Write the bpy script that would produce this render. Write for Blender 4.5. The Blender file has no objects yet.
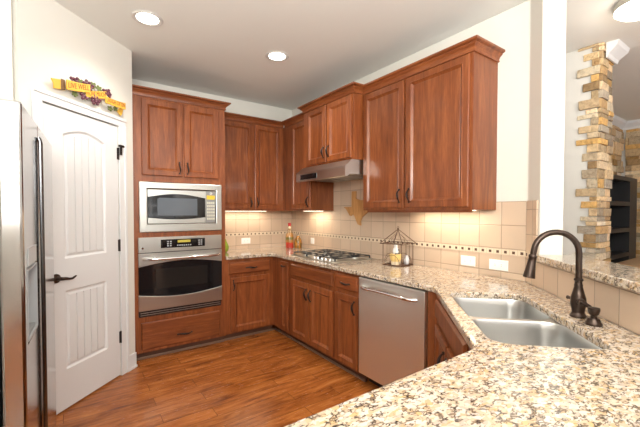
import bpy, bmesh, math, random
from mathutils import Vector, Matrix
random.seed(4)
SC = bpy.context.scene
COL = SC.collection
S = math.sqrt(0.5)

# ------------------------------------------------------------------ camera
cam_d = bpy.data.cameras.new('camera')
cam = bpy.data.objects.new('camera', cam_d); COL.objects.link(cam)
SC.camera = cam
_y, _p = math.radians(54.5861), math.radians(-1.2955)
_fw = Vector((math.cos(_y)*math.cos(_p), math.sin(_y)*math.cos(_p), math.sin(_p)))
_rt = Vector((math.sin(_y), -math.cos(_y), 0)); _up = _rt.cross(_fw)
cam.matrix_world = Matrix(((_rt.x, _up.x, -_fw.x, -2.4766), (_rt.y, _up.y, -_fw.y, -4.1572), (_rt.z, _up.z, -_fw.z, 1.3763), (0, 0, 0, 1)))
cam_d.sensor_width = 36.0
cam_d.lens = 346.4422/640*36.0
cam_d.shift_y = 6.4854/640
cam_d.clip_start = 0.02

# ------------------------------------------------------------------ world, light, exposure
SC.view_settings.view_transform = 'Standard'
SC.view_settings.look = 'None'
SC.view_settings.gamma = 1.0
SC.view_settings.use_curve_mapping = False
SC.view_settings.exposure = 0.30
W = bpy.data.worlds.new('world'); SC.world = W; W.use_nodes = True
bg = W.node_tree.nodes['Background']
bg.inputs[0].default_value = (1.0, 0.97, 0.93, 1); bg.inputs[1].default_value = 0.75

def area(name, loc, rot, sx, sy, power, color=(1, .95, .88)):
    l = bpy.data.lights.new(name, 'AREA'); l.shape = 'RECTANGLE'; l.size = sx; l.size_y = sy
    l.energy = power; l.color = color
    o = bpy.data.objects.new(name, l); COL.objects.link(o); o.location = loc
    o.rotation_euler = rot
    return o
# added fill lamp behind the camera, facing straight up to brighten the ceiling
area('window_daylight', (-1.9, -6.2, 1.3), (math.radians(180), 0, 0), 3.4, 1.4, 150, (.96, .98, 1))
# invented fill near the camera, aimed up and forward to lift ceiling and cabinets
area('bounce_flash', (-2.8, -4.7, 2.0), (math.radians(140), 0, math.radians(-30)), 1.6, .8, 105, (.985, 1, .965))
# extra unseen uplight on the living room side, bounced off its ceiling
area('living_daylight', (2.6, -6.6, 1.4), (math.radians(165), 0, math.radians(38)), 3.0, 2.0, 24, (.96, .98, 1))

# ------------------------------------------------------------------ materials
def mat(name, color=(.8, .8, .8), rough=.5, metal=0.0, spec=None, emit=None, es=0, coat=0, trans=0, ior=None):
    m = bpy.data.materials.new(name); m.use_nodes = True
    b = m.node_tree.nodes['Principled BSDF']
    b.inputs['Base Color'].default_value = (*color, 1)
    b.inputs['Roughness'].default_value = rough
    b.inputs['Metallic'].default_value = metal
    if spec is not None: b.inputs['Specular IOR Level'].default_value = spec
    if emit: b.inputs['Emission Color'].default_value = (*emit, 1); b.inputs['Emission Strength'].default_value = es
    if coat: b.inputs['Coat Weight'].default_value = coat; b.inputs['Coat Roughness'].default_value = .12
    if trans: b.inputs['Transmission Weight'].default_value = trans
    if ior: b.inputs['IOR'].default_value = ior
    return m
class NT:
    def __init__(s, m): s.t = m.node_tree; s.b = s.t.nodes['Principled BSDF']
    def n(s, typ, **kw):
        n = s.t.nodes.new(typ)
        for k, v in kw.items():
            if k.startswith('i_'):
                key = k[2:].replace('_', ' ')
                n.inputs[key].default_value = v
            else: setattr(n, k, v)
        return n
    def l(s, a, b): s.t.links.new(a, b)
    def math(s, op, a, b=None, c=None):
        n = s.t.nodes.new('ShaderNodeMath'); n.operation = op
        for i, v in enumerate((a, b, c)):
            if v is None: continue
            if isinstance(v, (int, float)): n.inputs[i].default_value = v
            else: s.l(v, n.inputs[i])
        return n.outputs[0]
    def pos(s, scale=(1, 1, 1), rot=(0, 0, 0)):
        g = s.n('ShaderNodeNewGeometry'); mp = s.n('ShaderNodeMapping')
        mp.inputs['Scale'].default_value = scale; mp.inputs['Rotation'].default_value = rot
        s.l(g.outputs['Position'], mp.inputs['Vector']); return mp.outputs[0]
    def noise(s, vec, scale, detail=4, rough=.5, dist=0):
        n = s.n('ShaderNodeTexNoise'); n.inputs['Scale'].default_value = scale; n.inputs['Detail'].default_value = detail
        n.inputs['Roughness'].default_value = rough; n.inputs['Distortion'].default_value = dist
        s.l(vec, n.inputs['Vector']); return n.outputs['Fac']
    def ramp(s, fac, stops, interp='LINEAR'):
        r = s.n('ShaderNodeValToRGB'); r.color_ramp.interpolation = interp
        while len(r.color_ramp.elements) < len(stops): r.color_ramp.elements.new(.5)
        for e, (p, c) in zip(r.color_ramp.elements, stops):
            e.position = p; e.color = (*c, 1) if len(c) == 3 else c
        s.l(fac, r.inputs[0]); return r.outputs[0]
    def mix(s, fac, a, b, typ='MIX'):
        n = s.n('ShaderNodeMix', data_type='RGBA', blend_type=typ)
        for i, v in ((0, fac), (6, a), (7, b)):
            if isinstance(v, (int, float)): n.inputs[i].default_value = v
            elif isinstance(v, tuple): n.inputs[i].default_value = (*v, 1)
            else: s.l(v, n.inputs[i])
        return n.outputs[2]
    def bump(s, h, strength=.2, dist=.01):
        b = s.n('ShaderNodeBump'); b.inputs['Strength'].default_value = strength; b.inputs['Distance'].default_value = dist
        s.l(h, b.inputs['Height']); s.l(b.outputs[0], s.b.inputs['Normal'])

def wood(name, scale):
    m = mat(name, rough=.40, spec=.35); t = NT(m)
    p = t.pos(scale)
    big = t.noise(p, 1.6, 3, .5, 1.4)
    fine = t.noise(p, 11, 5, .6, .3)
    blot = t.noise(t.pos((1, 1, 1)), 2.2, 2)
    f = t.math('ADD', t.math('MULTIPLY', big, .6), t.math('MULTIPLY', fine, .4))
    c = t.ramp(f, [(.3, (.105, .027, .007)), (.5, (.225, .064, .017)), (.72, (.39, .130, .038))])
    c = t.mix(t.math('MULTIPLY', blot, .5), c, (.19, .040, .012))
    oi = t.n('ShaderNodeObjectInfo')
    v = t.math('ADD', t.math('MULTIPLY', oi.outputs['Random'], .22), .9)
    hs = t.n('ShaderNodeHueSaturation'); t.l(c, hs.inputs['Color']); t.l(v, hs.inputs['Value'])
    t.l(hs.outputs[0], t.b.inputs['Base Color'])
    t.bump(fine, .08, .002)
    t.b.inputs['Coat Weight'].default_value = .3; t.b.inputs['Coat Roughness'].default_value = .16
    return m
WV = wood('cherry wood vertical grain', (9, 9, .9))
WHX = wood('cherry wood grain along x', (.9, 9, 9))
WHY = wood('cherry wood grain along y', (9, .9, 9))
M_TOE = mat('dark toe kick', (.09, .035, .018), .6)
M_SHOE = mat('shoe moulding wood', (.22, .12, .075), .45)
def cab_wall(a): return WHX if a == 'A' else WHY

def granite():
    m = mat('granite', rough=.12); t = NT(m)
    p = t.pos((1, 1, 1)); pd = t.pos((1.0, 1.6, 1.2), (0, 0, .7))
    wn = t.n('ShaderNodeTexNoise'); wn.inputs['Scale'].default_value = 18; t.l(p, wn.inputs['Vector'])
    vm = t.n('ShaderNodeVectorMath', operation='MULTIPLY_ADD'); vm.inputs[1].default_value = (.03, .03, .03)
    t.l(wn.outputs['Color'], vm.inputs[0]); t.l(pd, vm.inputs[2])
    vo = t.n('ShaderNodeTexVoronoi'); vo.inputs['Scale'].default_value = 62; t.l(vm.outputs[0], vo.inputs['Vector'])
    sep = t.n('ShaderNodeSeparateColor'); t.l(vo.outputs['Color'], sep.inputs[0])
    c = t.ramp(sep.outputs[0], [(0, (.70, .55, .36)), (.2, (.80, .70, .52)), (.42, (.68, .47, .24)), (.54, (.85, .77, .63)), (.76, (.60, .52, .42)), (.85, (.86, .80, .69)), (.97, (.74, .50, .18))], 'CONSTANT')
    c = t.mix(.30, c, (.66, .55, .41))
    c = t.mix(1.0, c, (.80, .77, .80), 'MULTIPLY')
    cr = t.n('ShaderNodeTexVoronoi', feature='DISTANCE_TO_EDGE'); cr.inputs['Scale'].default_value = 62; t.l(vm.outputs[0], cr.inputs['Vector'])
    # dark flecks gather between the crystals
    edge = t.ramp(cr.outputs['Distance'], [(.05, (1, 1, 1)), (.26, (0, 0, 0))])
    n1 = t.noise(pd, 30, 4, .6, .6)
    sel = t.ramp(n1, [(.50, (0, 0, 0)), (.56, (1, 1, 1))])
    fl = t.math('MULTIPLY', edge, sel)
    n2 = t.ramp(t.noise(pd, 58, 3, .6, .8), [(.575, (0, 0, 0)), (.62, (1, 1, 1))])
    fl2 = t.math('MAXIMUM', fl, t.math('MULTIPLY', n2, .85))
    dk = t.ramp(t.noise(p, 70, 2), [(.4, (.04, .032, .028)), (.6, (.19, .13, .085))])
    c = t.mix(fl2, c, dk)
    t.l(c, t.b.inputs['Base Color'])
    t.b.inputs['Coat Weight'].default_value = .4; t.b.inputs['Coat Roughness'].default_value = .05
    return m
M_GRAN = granite()

def tile(name, comp, off, zoff=.95):
    """comp: 'X','Y' or 'D' (diagonal) horizontal coordinate"""
    m = mat(name, rough=.38); t = NT(m)
    g = t.n('ShaderNodeNewGeometry'); sp = t.n('ShaderNodeSeparateXYZ'); t.l(g.outputs['Position'], sp.inputs[0])
    if comp == 'X': u = sp.outputs[0]
    elif comp == 'Y': u = sp.outputs[1]
    else: u = t.math('MULTIPLY', t.math('ADD', sp.outputs[0], sp.outputs[1]), -S)
    T = .1645
    def cell(v, off):
        q = t.math('DIVIDE', t.math('ADD', v, -off), T)
        fl = t.math('FLOOR', q); fr = t.math('SUBTRACT', q, fl)
        d = t.math('MULTIPLY', t.math('MINIMUM', fr, t.math('SUBTRACT', 1.0, fr)), T)
        return fl, d
    fu, du = cell(u, off); fz, dz = cell(sp.outputs[2], zoff)
    d = t.math('MINIMUM', du, dz)
    grout = t.ramp(d, [(.0012, (1, 1, 1)), (.0028, (0, 0, 0))])
    cx = t.n('ShaderNodeCombineXYZ'); t.l(fu, cx.inputs[0]); t.l(fz, cx.inputs[1])
    wn = t.n('ShaderNodeTexWhiteNoise'); t.l(cx.outputs[0], wn.inputs['Vector'])
    base = t.ramp(wn.outputs['Value'], [(0, (.52, .40, .30)), (.5, (.59, .455, .34)), (1, (.66, .52, .40))])
    n = t.noise(t.pos(), 9, 5, .6, .4)
    base = t.mix(t.math('MULTIPLY', n, .55), base, (.66, .47, .33))
    c = t.mix(grout, base, (.28, .20, .14))
    t.l(c, t.b.inputs['Base Color'])
    t.bump(t.math('MINIMUM', d, .004), .5, 1.0)
    return m
TILE_A = tile('travertine tile back', 'X', 0.0, 1.120)
TILE_B = tile('travertine tile side', 'Y', -2.247, 1.120)
TILE_D = tile('travertine tile diagonal', 'D', 2.60, .90)

def steel(name='brushed steel', axis=(1, 1, 60), rough=.28, col=(.58, .58, .55)):
    m = mat(name, col, rough, 1.0); t = NT(m)
    n = t.noise(t.pos(axis), 6, 3, .6)
    r = t.math('ADD', t.math('MULTIPLY', n, .01), rough); t.l(r, t.b.inputs['Roughness'])
    return m
M_ST = steel()
M_STV = steel('brushed steel vertical', (60, 60, 1), .38, (.80, .79, .75))
M_SINK = steel('satin sink steel', (20, 20, 20), .3, (.62, .62, .61))
M_CHROME = mat('polished steel', (.8, .8, .8), .08, 1.0)
M_BLACKG = mat('black glass', (.008, .008, .009), .06, 0, .6)
M_BLACK = mat('black enamel', (.018, .018, .02), .35)
M_IRON = mat('cast iron', (.06, .06, .062), .35, .5)
M_BRONZE = mat('oil rubbed bronze', (.065, .045, .036), .3, .85)
M_BROZ2 = mat('dark bronze pull', (.03, .022, .02), .35, .6)
M_WALL = mat('cream wall paint', (.72, .695, .635), .75)
M_WALLW = mat('pale living wall paint', (.66, .64, .60), .75)
M_CEIL = mat('ceiling paint', (.78, .775, .735), .85)
M_WHITE = mat('white gloss paint', (.74, .745, .75), .3)
M_WHITEP = mat('white plastic', (.88, .87, .84), .35)
M_DARK = mat('dark slot', (.03, .03, .03), .6)
M_LED = mat('lit lens', (1, 1, 1), .4, emit=(1, .95, .86), es=9)
M_UCL = mat('lit strip lens', (1, 1, 1), .4, emit=(1, .86, .66), es=5)
NT(M_WALL)  # flat paint
for mm in (M_WALL, M_CEIL, M_WALLW):
    t = NT(mm); t.bump(t.noise(t.pos(), 90, 4, .6), .06, .003)

def floor_mat():
    m = mat('hardwood floor', rough=.25); t = NT(m)
    g = t.n('ShaderNodeNewGeometry')
    br = t.n('ShaderNodeTexBrick'); br.offset = .37; br.offset_frequency = 2
    br.inputs['Scale'].default_value = 1; br.inputs['Brick Width'].default_value = .85; br.inputs['Row Height'].default_value = .125
    br.inputs['Mortar Size'].default_value = .0018; br.inputs['Mortar Smooth'].default_value = .2; br.inputs['Bias'].default_value = 0
    br.inputs['Color1'].default_value = (0, 0, 0, 1); br.inputs['Color2'].default_value = (1, 1, 1, 1); br.inputs['Mortar'].default_value = (.5, .5, .5, 1)
    t.l(g.outputs['Position'], br.inputs['Vector'])
    p = t.pos((1.1, 9, 9))
    off = t.n('ShaderNodeVectorMath', operation='MULTIPLY_ADD'); off.inputs[1].default_value = (7, 3, 5)
    t.l(br.outputs['Color'], off.inputs[0]); t.l(p, off.inputs[2])
    gr = t.noise(off.outputs[0], 2.3, 6, .62, 1.3)
    fn = t.noise(off.outputs[0], 14, 4, .7, .5)
    blot = t.noise(t.pos((1, 2.2, 1)), 3.4, 4, .6, .5)
    f = t.math('ADD', t.math('MULTIPLY', gr, .55), t.math('ADD', t.math('MULTIPLY', fn, .15), t.math('MULTIPLY', blot, .3)))
    c = t.ramp(f, [(.34, (.10, .026, .006)), (.46, (.29, .085, .018)), (.58, (.44, .150, .034)), (.72, (.60, .25, .065))])
    sp = t.n('ShaderNodeSeparateColor'); t.l(br.outputs['Color'], sp.inputs[0])
    tone = t.ramp(sp.outputs[0], [(0, (.84, .80, .76)), (1, (1.10, 1.08, 1.05))])
    c = t.mix(1.0, c, tone, 'MULTIPLY')
    c = t.mix(t.math('MULTIPLY', br.outputs['Fac'], .75), c, (.05, .018, .006))
    t.l(c, t.b.inputs['Base Color'])
    t.l(t.math('ADD', t.math('MULTIPLY', fn, .16), .17), t.b.inputs['Roughness'])
    t.bump(t.math('SUBTRACT', t.math('MULTIPLY', gr, .4), br.outputs['Fac']), .25, .002)
    return m
M_FLOOR = floor_mat()

def stone_mat():
    m = mat('stacked ledge stone', rough=.85); t = NT(m)
    vc = t.n('ShaderNodeVertexColor', layer_name='Col')
    n = t.noise(t.pos(), 32, 6, .7, .8)
    r = t.ramp(n, [(.3, (.60, .52, .44)), (.5, (.95, .93, .9)), (.7, (1.2, 1.15, 1.05))])
    c = t.mix(1.0, vc.outputs['Color'], r, 'MULTIPLY')
    t.l(c, t.b.inputs['Base Color']); t.bump(n, .8, .02)
    return m
M_STONE = stone_mat()

# ------------------------------------------------------------------ mesh helpers
def wloc(o):
    v = Vector((0, 0, 0))
    while o is not None: v += o.location; o = o.parent
    return v
class Frame:
    """vertical plane: O + U*u + N*n + z"""
    def __init__(s, O, U, N): s.O = Vector(O); s.U = Vector(U); s.N = Vector(N)
    def __call__(s, u, z, n=0.0): return s.O + s.U*u + s.N*n + Vector((0, 0, z))
FA = Frame((0, 0, 0), (1, 0, 0), (0, -1, 0))       # u = x
FB = Frame((0, 0, 0), (0, -1, 0), (-1, 0, 0))      # u = -y
FD = Frame((0, 0, 0), (-S, -S, 0), (-S, S, 0))     # diagonal facing the room, n = -w
FP = Frame((0, 0, 0), (-S, -S, 0), (S, -S, 0))     # pantry wall, n = w
class MB:
    def __init__(s): s.bm = bmesh.new(); s.mi = 0; s.mats = []
    def m(s, material):
        if material not in s.mats: s.mats.append(material)
        s.mi = s.mats.index(material); return s
    def face(s, vs):
        try: f = s.bm.faces.new(vs)
        except ValueError: return None
        f.material_index = s.mi; return f
    def box(s, a, b):
        x0, y0, z0 = a; x1, y1, z1 = b
        return s.hexa([Vector(p) for p in ((x0, y0, z0), (x1, y0, z0), (x1, y1, z0), (x0, y1, z0), (x0, y0, z1), (x1, y0, z1), (x1, y1, z1), (x0, y1, z1))])
    def hexa(s, P):
        v = [s.bm.verts.new(p) for p in P]
        for q in ((0, 3, 2, 1), (4, 5, 6, 7), (0, 1, 5, 4), (1, 2, 6, 5), (2, 3, 7, 6), (3, 0, 4, 7)): s.face([v[i] for i in q])
        return s
    def fbox(s, F, u0, u1, z0, z1, n0, n1):
        return s.hexa([F(u0, z0, n0), F(u1, z0, n0), F(u1, z0, n1), F(u0, z0, n1), F(u0, z1, n0), F(u1, z1, n0), F(u1, z1, n1), F(u0, z1, n1)])
    def loft(s, rings, cap0=True, cap1=True, closed=True):
        R = [[s.bm.verts.new(p) for p in r] for r in rings]
        for a, b in zip(R, R[1:]):
            n = len(a)
            for i in range(n if closed else n-1): s.face([a[i], a[(i+1) % n], b[(i+1) % n], b[i]])
        if cap0: s.face(list(reversed(R[0])))
        if cap1: s.face(R[-1])
        return s
    def rprof(s, F, u0, u1, z0, z1, prof):
        rings = []
        for d, n in prof: rings.append([F(u0+d, z0+d, n), F(u1-d, z0+d, n), F(u1-d, z1-d, n), F(u0+d, z1-d, n)])
        return s.loft(rings)
    def tube(s, pts, r, seg=10, cap=True, flat=1.0):
        pts = [Vector(p) for p in pts]; n = len(pts)
        rs = r if isinstance(r, (list, tuple)) else [r]*n
        rings = []; nrm = None
        for i, p in enumerate(pts):
            t = (pts[min(i+1, n-1)]-pts[max(i-1, 0)]).normalized()
            if nrm is None:
                a = Vector((0, 0, 1)) if abs(t.z) < .9 else Vector((1, 0, 0))
                nrm = (a-t*a.dot(t)).normalized()
            else: nrm = (nrm-t*nrm.dot(t)).normalized()
            b = t.cross(nrm)
            rings.append([p+nrm*math.cos(2*math.pi*k/seg)*rs[i]+b*math.sin(2*math.pi*k/seg)*rs[i]*flat for k in range(seg)])
        return s.loft(rings, cap, cap)
    def lathe(s, c, prof, seg=24, axis=None):
        c = Vector(c); ax = Vector(axis).normalized() if axis is not None else Vector((0, 0, 1))
        a = Vector((1, 0, 0)) if abs(ax.x) < .9 else Vector((0, 1, 0)); a = (a-ax*a.dot(ax)).normalized(); b = ax.cross(a)
        return s.loft([[c+ax*z+a*math.cos(2*math.pi*k/seg)*max(r, 1e-5)+b*math.sin(2*math.pi*k/seg)*max(r, 1e-5) for k in range(seg)] for r, z in prof])
    def ball(s, c, r, seg=10, sz=1.0):
        return s.lathe(c, [(r*math.sin(math.pi*i/8), -r*sz*math.cos(math.pi*i/8)) for i in range(9)], seg)
    def plate(s, outer, holes, fn, h0, h1):
        loops = [outer]+list(holes)
        for h in (h0, h1):
            tmp = bmesh.new(); es = []
            for lp in loops:
                vs = [tmp.verts.new((p[0], p[1], 0)) for p in lp]
                for i in range(len(vs)): es.append(tmp.edges.new((vs[i], vs[(i+1) % len(vs)])))
            bmesh.ops.triangle_fill(tmp, edges=es, use_beauty=True, normal=(0, 0, 1))
            mp = {}
            for v in tmp.verts: mp[v.index if v.index >= 0 else id(v)] = None
            tmp.verts.index_update()
            nv = [s.bm.verts.new(fn(v.co.x, v.co.y, h)) for v in tmp.verts]
            for f in tmp.faces: s.face([nv[v.index] for v in f.verts])
            if h == h0: A = nv
            else: B = nv
            tmp.free()
        k = 0
        for lp in loops:
            n = len(lp)
            for i in range(n):
                a, b = k+i, k+(i+1) % n
                s.face([A[a], A[b], B[b], B[a]])
            k += n
        return s
    def obj(s, name, material=None, parent=None, loc=None, bevel=0, smooth=False, angle=35):
        base = wloc(parent) if parent is not None else Vector(loc or (0, 0, 0))
        bmesh.ops.recalc_face_normals(s.bm, faces=s.bm.faces[:])
        for v in s.bm.verts: v.co -= base
        me = bpy.data.meshes.new(name); s.bm.to_mesh(me); s.bm.free()
        for mt in (s.mats or [material]): me.materials.append(mt)
        if smooth:
            for p in me.polygons: p.use_smooth = True
            me.set_sharp_from_angle(angle=math.radians(angle))
        o = bpy.data.objects.new(name, me); COL.objects.link(o)
        if parent is not None: o.parent = parent
        else: o.location = base
        if bevel:
            md = o.modifiers.new('bevel', 'BEVEL'); md.width = bevel; md.segments = 2; md.limit_method = 'ANGLE'; md.angle_limit = math.radians(40)
        return o
def tag(o, label, cat, group=None, kind=None):
    o['label'] = label; o['category'] = cat
    if group: o['group'] = group
    if kind: o['kind'] = kind
    return o
def thing(name, loc, label, cat, group=None):
    o = bpy.data.objects.new(name, None); COL.objects.link(o); o.location = loc; o.empty_display_size = .05
    return tag(o, label, cat, group)
def structure(o): o['kind'] = 'structure'; return o
def box(a, b): return MB().box(a, b)
def catmull(P, n=6, closed=True):
    out = []; N = len(P)
    for i in range(N if closed else N-1):
        p0, p1, p2, p3 = [Vector(P[(i+k-1) % N] if closed else P[min(max(i+k-1, 0), N-1)]) for k in range(4)]
        for j in range(n):
            t = j/n
            out.append(.5*((2*p1)+(p2-p0)*t+(2*p0-5*p1+4*p2-p3)*t*t+(3*p1-p0-3*p2+p3)*t**3))
    if not closed: out.append(Vector(P[-1]))
    return out

H = 2.785; CT = .912
# ------------------------------------------------------------------ SETTING
structure(box((-5.2, -7.2, -.1), (7.5, .15, 0)).obj('floor', M_FLOOR))
structure(box((-5.2, -7.2, H), (7.5, .15, H+.1)).obj('ceiling', M_CEIL))
structure(box((-3.6, 0, 0), (.12, .12, H)).obj('wall_back', M_WALL))
# right wall: straight, then a short diagonal turn with a free end
def rw(z0, z1, pts):
    m = MB(); m.plate([(p[0], p[1]) for p in pts], [], lambda x, y, h: Vector((x, y, h)), z0, z1); return m
P_end = [(-S*2.35+S*2.174, -S*2.35-S*2.174), (-S*2.35+S*2.307, -S*2.35-S*2.307)]
structure(rw(0, H, [(0, 0), (0, -3.0745), P_end[0], P_end[1], (.12, -3.143), (.12, 0)]).obj('wall_right', M_WALL, bevel=.008))
# half wall of the raised bar
structure(rw(0, 1.073, [(FD(2.352, 0, -2.174).x, FD(2.352, 0, -2.174).y), (FD(3.65, 0, -2.174).x, FD(3.65, 0, -2.174).y), (FD(3.65, 0, -2.307).x, FD(3.65, 0, -2.307).y), (FD(2.352, 0, -2.307).x, FD(2.352, 0, -2.307).y)]).obj('wall_bar', M_WALL))
# pantry wall (diagonal) with the door opening
W0 = -.9475
m = MB()
m.fbox(FP, 1.943, 2.118, 0, H, W0-.12, W0); m.fbox(FP, 2.785, 2.925, 0, H, W0-.12, W0); m.fbox(FP, 2.118, 2.785, 2.095, H, W0-.12, W0)
structure(m.obj('wall_pantry', M_WALL))
structure(box((-2.16, -.62, 0), (-2.05, 0, H)).obj('wall_pantry_side', M_WALL))
structure(box((-3.6, -1.42, 0), (-2.76, -1.32, H)).obj('wall_alcove', M_WALL))
structure(box((-3.7, -7.0, 0), (-3.6, -1.42, H)).obj('wall_left', M_WALL))
# wall behind the camera, with two windows letting the day in
m = MB()
XS = [(-3.6, -3.2), (-1.9, -1.5), (-.2, 1.2)]
for a, b in XS: m.box((a, -7.0, 0), (b, -6.88, H))
m.box((-3.2, -7.0, 0), (-1.9, -6.88, .85)); m.box((-3.2, -7.0, 2.25), (-1.9, -6.88, H))
m.box((-1.5, -7.0, 0), (-.2, -6.88, .85)); m.box((-1.5, -7.0, 2.25), (-.2, -6.88, H))
structure(m.obj('wall_rear', M_WALL))
for k, (a, b) in enumerate(((-3.2, -1.9), (-1.5, -.2))):
    m = MB()
    for x0, x1 in ((a, a+.06), (b-.06, b), ((a+b)/2-.02, (a+b)/2+.02)): m.box((x0, -6.97, .85), (x1, -6.92, 2.25))
    for z0, z1 in ((.85, .91), (2.19, 2.25), (1.53, 1.57)): m.box((a, -6.965, z0), (b, -6.925, z1))
    structure(m.obj('window_%d' % (k+1), M_WHITE))

# ------------------------------------------------------------------ pantry door
dr = thing('door_1', FP(2.45, 0, W0), '', ''); del dr['label']; del dr['category']; dr['kind'] = 'structure'
UL, UR = 2.775, 2.128; ZT = 2.082
def arch(u0, u1, z0, zs, rise, n=10):
    pts = [(u0, z0), (u1, z0), (u1, zs)]
    for i in range(1, n): a = i/n; pts.append((u1+(u0-u1)*a, zs+rise*math.sin(math.pi*a)))
    pts.append((u0, zs)); return pts
up = arch(2.262, 2.632, 1.055, 1.915, .05); lo = [(2.262, .283), (2.632, .283), (2.632, .832), (2.262, .832)]
m = MB(); T = W0+.002
m.plate([(UR, .012), (UL, .012), (UL, ZT), (UR, ZT)], [up, lo], lambda x, y, h: FP(x, y, h), T-.033, T)
def inset(pts, d):
    us = [p[0] for p in pts]; zs = [p[1] for p in pts]; cu = (min(us)+max(us))/2; cz = (min(zs)+max(zs))/2
    ku = 1-2*d/(max(us)-min(us)); kz = 1-2*d/(max(zs)-min(zs)); return [(cu+(u-cu)*ku, cz+(z-cz)*kz) for u, z in pts]
for pn in (up, lo):
    rg = [[FP(u, z, T+n) for u, z in inset(pn, d)] for d, n in ((0, 0), (.012, -.010), (.020, -.011), (.034, -.004))]
    m.loft(rg, False, False)
    q = inset(pn, .034); us = [p[0] for p in q]; u0, u1 = min(us), max(us); z0 = min(p[1] for p in q)
    def ztop(u):
        if pn is lo: return max(p[1] for p in q)
        zs = q[2][1]; rise = max(p[1] for p in q)-zs
        return zs+rise*math.sin(math.pi*(u-u0)/(u1-u0))
    N = 5; w = (u1-u0)/N
    m.loft([[FP(u, z, T-.010) for u, z in q], [FP(u, z, T-.0095) for u, z in q]])
    for i in range(N):
        a, b = u0+i*w+(.003 if i else 0), u0+(i+1)*w-(.003 if i < N-1 else 0)
        k = 5; us2 = [a+(b-a)*j/k for j in range(k+1)]
        poly = [(a, z0), (b, z0)]+[(u, ztop(u)) for u in reversed(us2)]
        m.loft([[FP(u, z, T-.0096) for u, z in poly], [FP(u, z, T-.004) for u, z in poly]])
m.obj('door_slab', M_WHITE, dr)
m = MB()   # casing in three mitred lengths with a stepped profile
for (a, b) in ((UR-.008, UR-.085), (UL+.008, UL+.075)):
    m.fbox(FP, min(a, b), max(a, b), .0, 2.095, W0+.0005, W0+.014)
    s_ = 1 if b > a else -1
    o0, o1 = sorted((b-s_*.022, b)); m.fbox(FP, o0, o1, 0, 2.10, W0+.001, W0+.022)
m.fbox(FP, UR-.085, UL+.075, 2.09, 2.155, W0+.0006, W0+.0145); m.fbox(FP, UR-.085, UL+.075, 2.137, 2.162, W0+.001, W0+.0225)
m.obj('casing', M_WHITE, dr, bevel=.003)
for z in (.33, 1.10, 1.86):
    m = MB(); m.fbox(FP, UR-.007, UR+.010, z-.048, z+.048, W0+.003, W0+.006)
    c = FP(UR-.004, z-.05, W0+.009); m.tube([c, c+Vector((0, 0, .1))], .006, 8)
    m.obj('hinge', M_BROZ2, dr)
c = FP(2.155, 1.925, W0+.01)  # small flip latch above the top hinge
m = MB(); m.fbox(FP, 2.088, 2.14, 1.915, 1.932, W0+.02, W0+.035); m.fbox(FP, 2.108, 2.122, 1.85, 1.925, W0+.018, W0+.03)
m.obj('child_latch', M_BROZ2, dr)
m = MB(); c = FP(2.703, .93, W0+.003)
m.lathe(c, [(.0, 0), (.032, 0), (.030, .008), (.014, .014), (.012, .05)], 20, FP.N)
p0 = FP(2.703, .93, W0+.05)
m.tube([p0, FP(2.68, .928, W0+.058), FP(2.655, .922, W0+.06), FP(2.63, .920, W0+.058), FP(2.61, .928, W0+.056), FP(2.597, .934, W0+.056)], [.012, .011, .009, .008, .007, .005], 10)
m.obj('lever', M_BRONZE, dr, smooth=True)
# baseboards
m = MB(); m.fbox(FP, 1.945, UR-.085, 0, .13, W0+.0005, W0+.014); m.fbox(FP, 1.945, UR-.085, 0, .02, W0+.001, W0+.024)
structure(m.obj('baseboard_pantry', M_WHITE, bevel=.003))
m = MB(); m.fbox(FP, UL+.075, 2.925, 0, .13, W0+.0005, W0+.014); structure(m.obj('baseboard_left', M_WHITE, bevel=.003))

# ------------------------------------------------------------------ cabinet parts
DOORP = [(0, .002), (0, .014), (.002, .018), (.006, .020), (.046, .020), (.048, .0225), (.052, .0225), (.055, .018), (.068, .006), (.071, .005), (.074, .007)]
DRAWP = [(0, .002), (0, .010), (.004, .011), (.014, .020), (.018, .020)]
DEEPD = [(0, .002), (0, .014), (.010, .020), (.016, .020), (.020, .0185), (.024, .0185)]
def cdoor(F, u0, u1, z0, z1, n, par, name='door'):
    m = MB(); m.rprof(F, u0, u1, z0, z1, [(d, n+h) for d, h in DOORP]); return m.obj(name, WV, par)
def cdrawer(F, u0, u1, z0, z1, n, par, name='drawer', w=None):
    m = MB(); m.rprof(F, u0, u1, z0, z1, [(d, n+h) for d, h in DRAWP]); return m.obj(name, w or (WHX if F is FA else WHY), par)
def pull(F, u, z, n, par, vertical=True, L=.105):
    pts = []; rr = []
    for i in range(13):
        a = i/12; s_ = (a-.5)*L; d = .028*math.sin(math.pi*a)**.7+.001 if 0 < a < 1 else .0005
        w = .004*math.sin(2*math.pi*a)
        pts.append(F(u+(w if vertical else s_), z+(s_ if vertical else w), n+d)); rr.append(.0045+.005*math.sin(math.pi*a)**2+(.003 if i in (0, 12) else 0))
    m = MB(); m.tube(pts, rr, 8, flat=.8)
    for s_ in (-.5, .5): m.ball(F(u+(0 if vertical else s_*L), z+(s_*L if vertical else 0), n+.006), .0075, 8)
    return m.obj('handle', M_BROZ2, par, smooth=True)
def crown(path, z, par, mtl, prof=((0, 0), (.012, 0), (.014, .008), (.008, .010), (.010, .020), (.017, .034), (.032, .045), (.034, .050), (.028, .051), (.046, .056), (.052, .060), (.052, .072), (.0, .072))):
    """path: list of (x,y), list of outward corner directions"""
    rings = []
    for (x, y), d in path: rings.append([Vector((x+d[0]*o, y+d[1]*o, z+h)) for o, h in prof])
    m = MB(); m.loft(rings); return m.obj('crown_moulding', mtl, par)

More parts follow.
